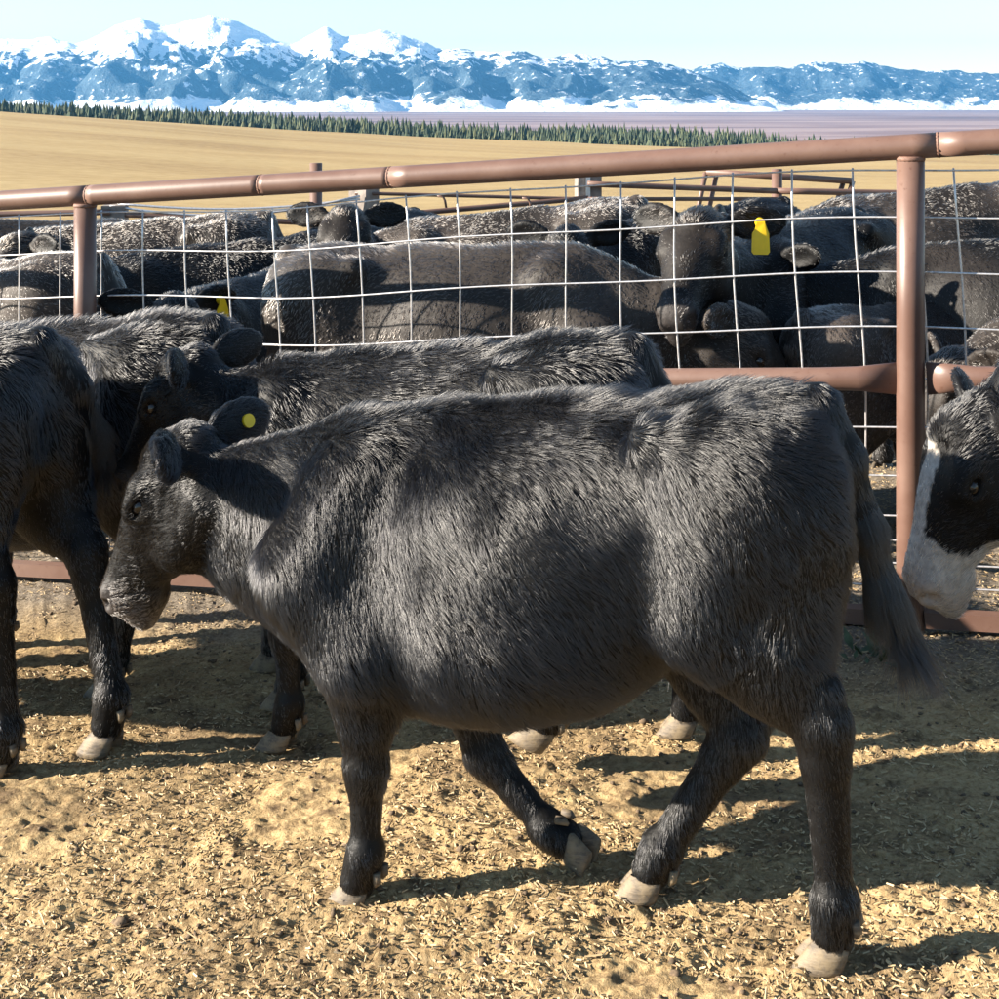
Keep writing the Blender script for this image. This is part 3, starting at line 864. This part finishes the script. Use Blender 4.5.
    rr = np.interp(np.linspace(0, 1, len(T)), [0, .15, .6, 1], [.042, .036, .027, .014])
    for i in range(len(T) - 1):
        F.cone(T[i], T[i + 1], rr[i], rr[i + 1], .02, TAIL)
    return F, poll, A

def make_hoof(P, key, scale=1.0):
    fe, ho = [np.array((p[0], p[2], p[1]), float) for p in P[key][3:5]]
    d = unit(ho - fe)                                     # down the pastern
    side = np.array([0, 1.0, 0]); side = unit(side - d * (side @ d)); fw = np.cross(side, d)
    if fw[0] < 0 and abs(d[2]) > .6: fw = -fw
    if P.get('toe', {}).get(key) is not None: fw = unit(P['toe'][key]); fw = unit(fw - d * (fw @ d))
    sole = P.get('sole', {}).get(key)
    mb = MB(); n = 18
    for s in (-1, 1):
        base = len(mb.v)
        if sole is None:                                  # planted: the sole lies flat on the ground
            f2 = unit((fw[0], fw[1], 0)); dn = np.array([0, 0, -1.0]); drop = ho[2] + .004
        else:
            f2 = fw; dn = d; drop = .045
        sd = np.cross(dn, f2)
        for t, k in ((-.30, .66), (-.02, .88), (.35, .98), (.75, 1.06), (.97, 1.10), (1.0, 1.04)):
            for j in range(n):
                a = 2 * math.pi * j / n
                ca, sa = math.cos(a), math.sin(a)
                x = (.042 * ca if ca > 0 else .036 * ca) * k + .022 * max(t, 0)
                y = .0172 * sa * k * (1 - .25 * max(ca, 0) ** 2)
                q = ho + dn * (drop * t) + f2 * x + sd * (y + s * .0215 * k)
                mb.v.append(Vector(q))
        for r in range(5):
            for j in range(n):
                j2 = (j + 1) % n; i = base + r * n
                mb.q.append((i + j, i + j2, i + n + j2, i + n + j))
        mb.v.append(Vector(ho + dn * drop + f2 * .02 + sd * s * .02)); c = len(mb.v) - 1; i = base + 5 * n
        for j in range(n): mb.t.append((c, i + j, i + (j + 1) % n))
        # dewclaw
        p = fe + d * .018 - fw * .036 + side * s * .016
        mb.tube([p, p + d * .016 - fw * .006, p + d * .026 - fw * .004], [.0085, .008, .003], 8)
    return quads_mesh('hoof', [tuple(v) for v in mb.v], mb.q, mb.t)

def hair_strands(v, q, G, N, P, poll, A, tint, lens, rad, seed, skip=None):
    """roots, directions and shape of the coat; returns a hair curves data block"""
    r = np.random.default_rng(seed)
    tri = np.concatenate([q[:, [0, 1, 2]], q[:, [0, 2, 3]]])
    a, b, c = v[tri[:, 0]], v[tri[:, 1]], v[tri[:, 2]]
    nrm = np.cross(b - a, c - a); ar = np.linalg.norm(nrm, axis=1) * .5
    vn = np.zeros_like(v)
    for k in range(3): np.add.at(vn, tri[:, k], nrm)
    vn /= np.linalg.norm(vn, axis=1)[:, None] + 1e-12
    g3 = G[tri[:, 0]]
    dens = np.array([1.0, 1.0, 1.5, 1.5, 1.35, 2.6, 0.10])[g3]
    w = ar * dens
    if skip is not None: w = w * ~skip[tri[:, 0]]
    f = r.choice(len(tri), N, p=w / w.sum())
    u1, u2 = r.random(N), r.random(N); m = u1 + u2 > 1; u1[m], u2[m] = 1 - u1[m], 1 - u2[m]
    root = a[f] + (b[f] - a[f]) * u1[:, None] + (c[f] - a[f]) * u2[:, None]
    n = vn[tri[f, 0]] * (1 - u1 - u2)[:, None] + vn[tri[f, 1]] * u1[:, None] + vn[tri[f, 2]] * u2[:, None]
    n /= np.linalg.norm(n, axis=1)[:, None] + 1e-12
    g = g3[f]
    flow = np.tile(np.array([[-.55, 0, -.85]]), (N, 1))
    topn = np.clip(n[:, 2], 0, 1)
    flow[:, 0] -= topn * .6
    flow[(g == LEG)] = (-.12, 0, -1)
    flow[(g == TAIL)] = (-.15, 0, -1)
    hd = (g == HEAD) | (g == MUZZLE)
    rel = root - poll
    flow[hd] = -A[0] * .9 + (rel[hd] @ A[2])[:, None] * A[2] * 4 - A[1] * .35
    er = g == EAR
    flow[er] = np.sign(rel[er] @ A[2])[:, None] * A[2] * .9 + np.array([0, 0, -.25])
    nk = g == NECK
    flow[nk] = (-.55, 0, -.7)
    # whorls: turn the lie of the coat by smooth noise
    ang = (vnoise(root, 5.0, 3 + seed) * .6 + vnoise(root, 14.0, 5 + seed) * .45 + vnoise(root, 45.0, 6 + seed) * .3 + r.normal(0, .22, N))
    ang = np.where(hd | er | (g == LEG), ang * .6, ang); ang = np.where(g == TAIL, ang * .3, ang)
    t = flow - n * np.sum(flow * n, 1)[:, None]
    t /= np.linalg.norm(t, axis=1)[:, None] + 1e-9
    bt = np.cross(n, t)
    t = t * np.cos(ang)[:, None] + bt * np.sin(ang)[:, None]
    L = np.array(lens)[g] * (0.75 + .5 * r.random(N)) * (1 + .45 * vnoise(root, 9.0, 21 + seed))
    # longer fuzz along the topline, crest and tail switch
    L = np.where((g == TRUNK) | (g == NECK), L * (1 + .5 * topn ** 2), L)
    tl = g == TAIL
    tend = min(p[1] for p in P['tail']); ttop = max(p[1] for p in P['tail'])
    low = np.clip((ttop - root[:, 2]) / (ttop - tend + 1e-6), 0, 1)
    L = np.where(tl, lens[TAIL] * (.5 + 2.2 * np.clip(low * 1.6 - .55, 0, 1)) * (.6 + .7 * r.random(N)), L)
    crown = hd & (rel @ A[0] < .06) & (rel @ A[1] > .0)
    L = np.where(crown, L * 1.35, L)
    lift = .44 + .22 * vnoise(root, 11.0, 8 + seed) + .12 * r.normal(0, 1, N)
    lift = np.where(hd | (g == LEG), lift * .7, lift)
    lift = np.where((g == TRUNK) | (g == NECK), lift + .35 * topn ** 3, lift)
    lift = np.where(tl, lift * .35, lift); lift = np.where(crown, lift + .3, lift)
    d0 = t * np.cos(lift)[:, None] + n * np.sin(lift)[:, None]
    K = 5
    ts = np.linspace(0, 1, K)
    curl = r.normal(0, .10, (N, 1)) * bt
    pts = []
    for s in ts:
        bend = t * (.2 * s * s) - n * (.07 * s * s)
        p = root - n * .002 + (d0 * s + bend + curl * s * s + np.array([0, 0, -.08]) * s * s) * L[:, None]
        pts.append(p)
    pts = np.stack(pts, 1)
    # clumping: strands rooted in the same small cell lean to a shared tip
    for cs, kk in ((.011, .40), (.030, .22)):
        j = root + .35 * cs * np.stack([vnoise(root, 40, 1), vnoise(root, 40, 2), vnoise(root, 40, 3)], 1)
        cell = np.floor(j / cs).astype(np.int64) + 1000; key = (cell[:, 0] * 4000 + cell[:, 1]) * 4000 + cell[:, 2]
        _, inv = np.unique(key, return_inverse=True); inv = inv.ravel()
        cnt = np.bincount(inv).astype(float)
        mean = np.stack([np.bincount(inv, pts[:, -1, a_]) / cnt for a_ in range(3)], 1)[inv]
        rm = np.stack([np.bincount(inv, root[:, a_]) / cnt for a_ in range(3)], 1)[inv]
        off = (mean - rm) - (pts[:, -1] - root) + (rm - root) * .8
        for i, s in enumerate(ts): pts[:, i] += off * (kk * s ** 1.5)
    hc = bpy.data.hair_curves.new('coat')
    hc.add_curves([K] * N)
    hc.points.foreach_set('position', pts.astype(np.float32).ravel())
    ra = hc.attributes.get('radius') or hc.attributes.new('radius', 'FLOAT', 'POINT')
    pr = (rad * (.7 + .6 * r.random(N)))[:, None] * np.array([1.0, .95, .8, .55, .15])[None]
    ra.data.foreach_set('value', pr.astype(np.float32).ravel())
    tn = tint[tri[f, 0]] * (.75 + .5 * r.random((N, 1)))
    ca = hc.attributes.new('tint', 'FLOAT_COLOR', 'CURVE')
    ca.data.foreach_set('color', np.concatenate([tn, np.ones((N, 1))], 1).astype(np.float32).ravel())
    return hc

BLACK = np.array((.0030, .0030, .0036))
def hide_tint(v, G, poll, A, look):
    """own colours of the hide: black, rusty, dusty, or a white face with a dark eye patch"""
    N = len(v)
    base = np.array(look.get('base', BLACK))
    c = np.tile(base, (N, 1))
    rust = np.array(look.get('rust', (.019, .018, .019)))
    k = np.clip(fbm(v, 3.5, 3, 17 + look.get('seed', 0)) * .8 + .15, 0, 1)[:, None] * look.get('rusty', .5)
    c = c * (1 - k) + rust * k
    rel = v - poll
    U, V, W = rel @ A[0], rel @ A[1], rel @ A[2]
    hd = (G == HEAD) | (G == MUZZLE)
    if look.get('face') == 'white':
        nz = vnoise(v, 16, 3) * .02
        wm = hd & (U > .06 + nz) 
        patch = ((U - .12) / (.125)) ** 2 + ((V - .01) / .105) ** 2 + nz * 14 < 1
        wm &= ~(patch & (np.abs(W) > .03))
        c[wm] = (.62, .56, .50)
    mk = np.clip((U + vnoise(v, 30, 4) * .012 - .285) / .04, 0, 1)[:, None] * hd[:, None]
    c = c * (1 - mk) + np.array(look.get('muzzle', (.06, .052, .05))) * mk
    return c

COAT_SETTINGS = dict(near=dict(h=.0075, N=260000, rad=.00040), mid=dict(h=.010, N=90000, rad=.00065), far=dict(h=.013, N=60000, rad=.0009))
LENS = [.025, .020, .013, .014, .013, .046, .006]
protos = {}
def cow_data(key, P, q, look, lens=LENS):
    st = COAT_SETTINGS[q]
    P = lower_feet(dict(P))
    F, poll, A = cow_field(P, st['h'])
    v, qd, G = F.mesh()
    keep = np.ones(len(v), bool)
    # a light lumpiness of muscle and winter coat
    me = quads_mesh('body', v, qd)
    nv = np.empty(len(v) * 3, np.float32); me.vertices.foreach_get('normal', nv); nv = nv.reshape(-1, 3)
    soft = np.where((G == TRUNK) | (G == NECK), 1.0, .25)[:, None]
    v = v + nv * (fbm(v, 7.0, 2, 90 + look.get('seed', 0))[:, None] * .0045 * soft)
    me.vertices.foreach_set('co', v.astype(np.float32).ravel()); me.update()
    tint = hide_tint(v, G, poll, A, look)
    ca = me.color_attributes.new('tint', 'FLOAT_COLOR', 'POINT')
    ca.data.foreach_set('color', np.concatenate([tint, np.ones((len(v), 1))], 1).astype(np.float32).ravel())
    me.materials.append(M['skin'])
    hc = hair_strands(v, qd, G, st['N'], P, poll, A, tint, np.array(lens) * (np.array([.45, .48, .9, .8, .9, 1, 1]) if q == 'far' else 1.0), st['rad'], look.get('seed', 0))
    hc.materials.append(M['coat'])
    eyes = []
    for s in (-1, 1):
        c = poll + A[0] * .105 + A[1] * .026 + A[2] * s * .0735
        mb = MB()
        for i in range(9):
            t = math.pi * i / 8
            pass
        n, mI = 14, 9
        vv, qq = [], []
        for i in range(mI + 1):
            for j in range(n):
                th, ph = math.pi * i / mI, 2 * math.pi * j / n
                vv.append(c + .0215 * (A[2] * math.cos(th) + A[0] * math.sin(th) * math.cos(ph) + A[1] * math.sin(th) * math.sin(ph)))
        for i in range(mI):
            for j in range(n): qq.append((i * n + j, i * n + (j + 1) % n, (i + 1) * n + (j + 1) % n, (i + 1) * n + j))
        em = quads_mesh('eye', np.array(vv), qq); em.materials.append(M['eye']); eyes.append(em)
    hoofs = []
    for k in ('fl', 'fr', 'hl', 'hr'):
        hm = make_hoof(P, k); hm.materials.append(M[look.get('hoof', 'hoof')]); hoofs.append(hm)
    protos[key] = dict(body=me, coat=hc, eyes=eyes, hoofs=hoofs, poll=poll, A=A)
    return protos[key]

def tag_mesh(pr, s, size=(.042, .060), button=False):
    """yellow plastic ear tag hanging from the ear on side s (+1 left, -1 right)"""
    u, v_, l = pr['A']
    ed = unit(l * s * .93 - u * .25 - v_ * .26 + np.array([0, 0, .10])); en = unit(u * .66 + v_ * .62 - l * s * .05); en = unit(en - ed * (en @ ed))
    c = pr['poll'] - u * .028 + v_ * .012 + l * s * .070 + ed * .095 + en * .016
    mb = MB()
    mb.tube([Vector(c - en * (.006 if not button else .044)), Vector(c + en * .010)], [.0145, .0125] if not button else [.0155, .0145], 14)
    if not button:
        dn = np.array([0, 0, -1.0]); sd = unit(np.cross(dn, en)); f = np.cross(sd, dn)
        outl = [(-.012, .0), (.012, .0), (.014, -.016), (.024, -.032), (.026, -.085), (.020, -.092), (-.020, -.092), (-.026, -.085), (-.024, -.032), (-.014, -.016)]
        b = len(mb.v); n = len(outl)
        for o_ in (.002, -.002):
            for x, z in outl: mb.v.append(Vector(c + en * .010 + sd * x - dn * z + f * (o_ + .006 * (z / -.09) ** 2)))
        mb.q += [(b + j, b + (j + 1) % n, b + n + (j + 1) % n, b + n + j) for j in range(n)]
        for k0, fl in ((b, False), (b + n, True)):
            for j in range(1, n - 1): mb.t.append((k0, k0 + j + 1, k0 + j) if fl else (k0, k0 + j, k0 + j + 1))
    me = quads_mesh('ear_tag', [tuple(p) for p in mb.v], mb.q, mb.t, smooth=False)
    me.materials.append(M['tag'])
    return me

def place_cow(key, x, y, heading, scale, label, cat='calf', group=None, tagside=None, button=False, name='calf', level=True):
    pr = protos[key]
    e = link(name, None)
    a = math.radians(heading)
    hx, hy = math.cos(a), math.sin(a)
    gz = lambda t, s: float(terrain_z(np.array([x + hx * t - hy * s]), np.array([y + hy * t + hx * s]))[0])
    z = (gz(.42, 0) + gz(-.42, 0)) / 2
    pitch = math.atan2(gz(-.42 * scale, 0) - gz(.42 * scale, 0), .84 * scale)
    e.location = (x, y, z + .004)
    e.rotation_mode = 'ZYX'
    e.rotation_mode = 'XYZ'
    e.rotation_euler = (0, pitch, a)
    e.scale = (scale,) * 3
    tag(e, label, cat, group)
    b = link('body', pr['body'], None, e)
    c = link('coat', pr['coat'], None, b)
    for m in pr['eyes']: link('eye', m, None, e)
    for m in pr['hoofs']: link('hoof', m, None, e)
    if tagside: link('ear_tag', tag_mesh(pr, tagside, button=button), None, e)
    return e

# the walking calf in front
HERO = dict(STAND)
HERO.update(
    fl=[(.49, .62, .105), (.375, .46, .12), (.385, .262, .12), (.398, .10, .12), (.425, .042, .12)],
    fr=[(.46, .62, -.10), (.29, .43, -.11), (.232, .20, -.10), (.112, .068, -.095), (.058, .046, -.09)],
    hl=[(-.36, .78, .10), (-.30, .575, .125), (-.474, .40, .125), (-.470, .105, .12), (-.458, .045, .12)],
    hr=[(-.34, .76, -.10), (-.20, .52, -.09), (-.292, .29, -.06), (-.135, .082, -.035), (-.105, .042, -.025)],
    toe=dict(fr=(-.45, 0, -.9)), sole=dict(fr=True),
    neck=(16, 0), head=(57, 3), ln=.355,
    tail=[(-.49, .905, 0), (-.53, .82, .0), (-.553, .71, 0), (-.575, .61, 0), (-.605, .54, 0)])
cow_data('hero', HERO, 'near', dict(seed=1, rusty=.45))
place_cow('hero', .17, 2.613, 160, 1.0, 'black calf walking in front, one foreleg lifted and a yellow ear button', tagside=-1, button=True)
# the other calves in the front pen
WALK_B = dict(STAND)
WALK_B.update(fl=[(.50, .62, .105), (.37, .455, .115), (.385, .27, .115), (.39, .10, .115), (.415, .042, .115)],
    fr=[(.48, .62, -.105), (.37, .455, -.115), (.46, .27, -.115), (.50, .10, -.11), (.53, .042, -.11)],
    hl=[(-.35, .78, .10), (-.24, .56, .125), (-.36, .41, .12), (-.27, .14, .12), (-.25, .09, .12)],
    hr=[(-.37, .78, -.10), (-.30, .565, -.125), (-.50, .42, -.12), (-.53, .11, -.12), (-.51, .042, -.12)],
    neck=(40, 0), head=(52, 2), ln=.25, sole=dict(hl=True), tail=[(-.49, .905, 0), (-.54, .80, 0), (-.55, .62, 0), (-.54, .44, 0), (-.53, .32, 0)])
cow_data('walk_b', WALK_B, 'mid', dict(seed=2, rusty=.6))
place_cow('walk_b', -.09, 3.41, 160, 1.03, 'fuzzy black calf walking just behind the front calf, its head above the front calf\'s poll')
WALK_C = dict(STAND)
WALK_C.update(hl=[(-.34, .78, .10), (-.24, .56, .125), (-.33, .39, .12), (-.22, .10, .12), (-.20, .042, .12)],
    hr=[(-.37, .78, -.10), (-.32, .565, -.125), (-.52, .43, -.12), (-.56, .115, -.12), (-.54, .05, -.12)])
cow_data('walk_c', WALK_C, 'mid', dict(seed=3, rusty=.8))
place_cow('walk_c', -1.24, 4.08, 160, 1.09, 'grey-black woolly calf half hidden between the leftmost calf and the next head')
WALK_D = dict(STAND)
WALK_D.update(hl=[(-.35, .78, .10), (-.29, .565, .125), (-.455, .41, .12), (-.465, .10, .12), (-.45, .042, .12)],
    hr=[(-.38, .77, -.09), (-.38, .56, -.10), (-.555, .43, -.07), (-.625, .12, -.04), (-.61, .05, -.035)],
    tail=[(-.49, .905, -.03), (-.525, .80, -.10), (-.52, .70, -.16), (-.50, .62, -.21)])
cow_data('walk_d', WALK_D, 'mid', dict(seed=9, rusty=.5))
place_cow('walk_d', -1.618, 3.655, 160, 1.11, 'black calf at the left edge seen from behind, rump in shade')
# white-faced cow at the right edge
FACE = dict(STAND); FACE.update(neck=(-32, 0), head=(64, 10))
cow_data('face', FACE, 'mid', dict(seed=4, rusty=.8, face='white', muzzle=(.55, .45, .38)))
place_cow('face', 2.20, 3.36, 176, 1.2, 'black cow with a white face and dark eye patch reaching in at the right edge', 'cow', name='cow')

# cattle crowded in the pen behind the wire
G = 'black cattle crowded behind the wire fence'
cow_data('far_a', STAND, 'far', dict(seed=5, rusty=1.0, base=(.03,.025,.022), rust=(.11, .09, .078), hoof='dark_hoof'))
UP = dict(STAND); UP.update(neck=(38, 0), head=(40, 10))
cow_data('far_up', UP, 'far', dict(seed=6, rusty=.7, rust=(.05, .038, .03), hoof='dark_hoof'))
TURN = dict(STAND); TURN.update(neck=(24, 30), head=(50, 20))
cow_data('far_turn', TURN, 'far', dict(seed=7, rusty=.8, rust=(.05, .04, .034), hoof='dark_hoof'))
LOW = dict(STAND); LOW.update(neck=(-14, 8), head=(62, 0))
cow_data('far_low', LOW, 'far', dict(seed=8, rusty=.9, base=(.04,.033,.029), rust=(.13, .11, .096), hoof='dark_hoof'))
for key, x, y, hd, sc, lab, tg in (
    ('far_low', -.14, 5.12, -18, 1.24, 'long brownish-black cow side-on right behind the wire, shadow of the top rail across its back', None),
    ('far_up', 1.25, 5.75, 236, 1.22, 'black cow facing the fence in deep shade with a bright yellow tag in its ear', 1),
    ('far_turn', -1.05, 5.95, 250, 1.12, 'black cow with a low yellow ear tag just above the woolly calf', 1),
    ('far_a', -2.15, 5.75, 165, 1.25, 'brown-tinged cow standing behind the left post of the fence', None),
    ('far_up', -1.3, 7.0, 200, 1.24, 'dark cow in the middle row, its back just above the low yellow tag', None),
    ('far_a', -2.7, 8.0, 5, 1.38, 'cow at the back left corner with its ears against the dry field', None),
    ('far_low', -1.9, 7.6, 185, 1.36, 'long grey-backed cow against the field, between the left post and the far pipe post', None),
    ('far_a', .15, 7.3, 178, 1.32, 'black cow with a dark straight back below the timber post', None),
    ('far_up', -.62, 7.9, 262, 1.30, 'cow facing the camera with both ears spread, beside the far pipe post', None),
    ('far_turn', 1.05, 7.2, 215, 1.25, 'curly-headed cow under the slanted gate frame', None),
    ('far_a', 2.2, 6.7, 185, 1.30, 'brown-black cow side-on in the back row beside the right post', None),
    ('far_turn', 1.95, 5.0, 150, 1.12, 'black cow right of the right post with a pale rimmed ear', -1),
    ('far_low', 2.35, 4.75, 188, 1.0, 'dusty grey cow at the right edge just above the middle rail', None),
    ('far_a', 1.5, 5.0, 20, .9, 'small dusty grey cow low behind the wire, just left of the right post', None)):
    place_cow(key, x, y, hd, sc, lab, 'cow', G, tagside=tg, name='cow')

# a weed at the fence foot
def build_weed(x, y):
    w = link('weed', None); w.location = (x, y, gz1(x, y)); tag(w, 'small dusty green weed at the fence foot behind the hind leg', 'weed')
    m = make_simple('weed_leaf', (0.05, 0.075, 0.035), 0.7, 0, 0.4, 60)
    for i in range(34):
        a = random.uniform(0, 6.28); L = random.uniform(.03, .09); e = random.uniform(.15, 1.1); wd = L * random.uniform(.16, .28)
        d = Vector((math.cos(a) * math.cos(e), math.sin(a) * math.cos(e), math.sin(e))); s = Vector((-math.sin(a), math.cos(a), 0)); up = d.cross(s)
        o = Vector((random.gauss(0, .035), random.gauss(0, .03), -.005))
        v = [o, o + d * L * .4 + s * wd - up * .004, o + d * L * .45 + up * .006, o + d * L * .4 - s * wd - up * .004, o + d * L - Vector((0, 0, L * .15))]
        me = quads_mesh('leaf', [tuple(p) for p in v], np.zeros((0, 4)), [(0, 1, 2), (0, 2, 3), (1, 4, 2), (2, 4, 3)])
        link('leaf', me, m, w)
build_weed(1.04, 3.80)
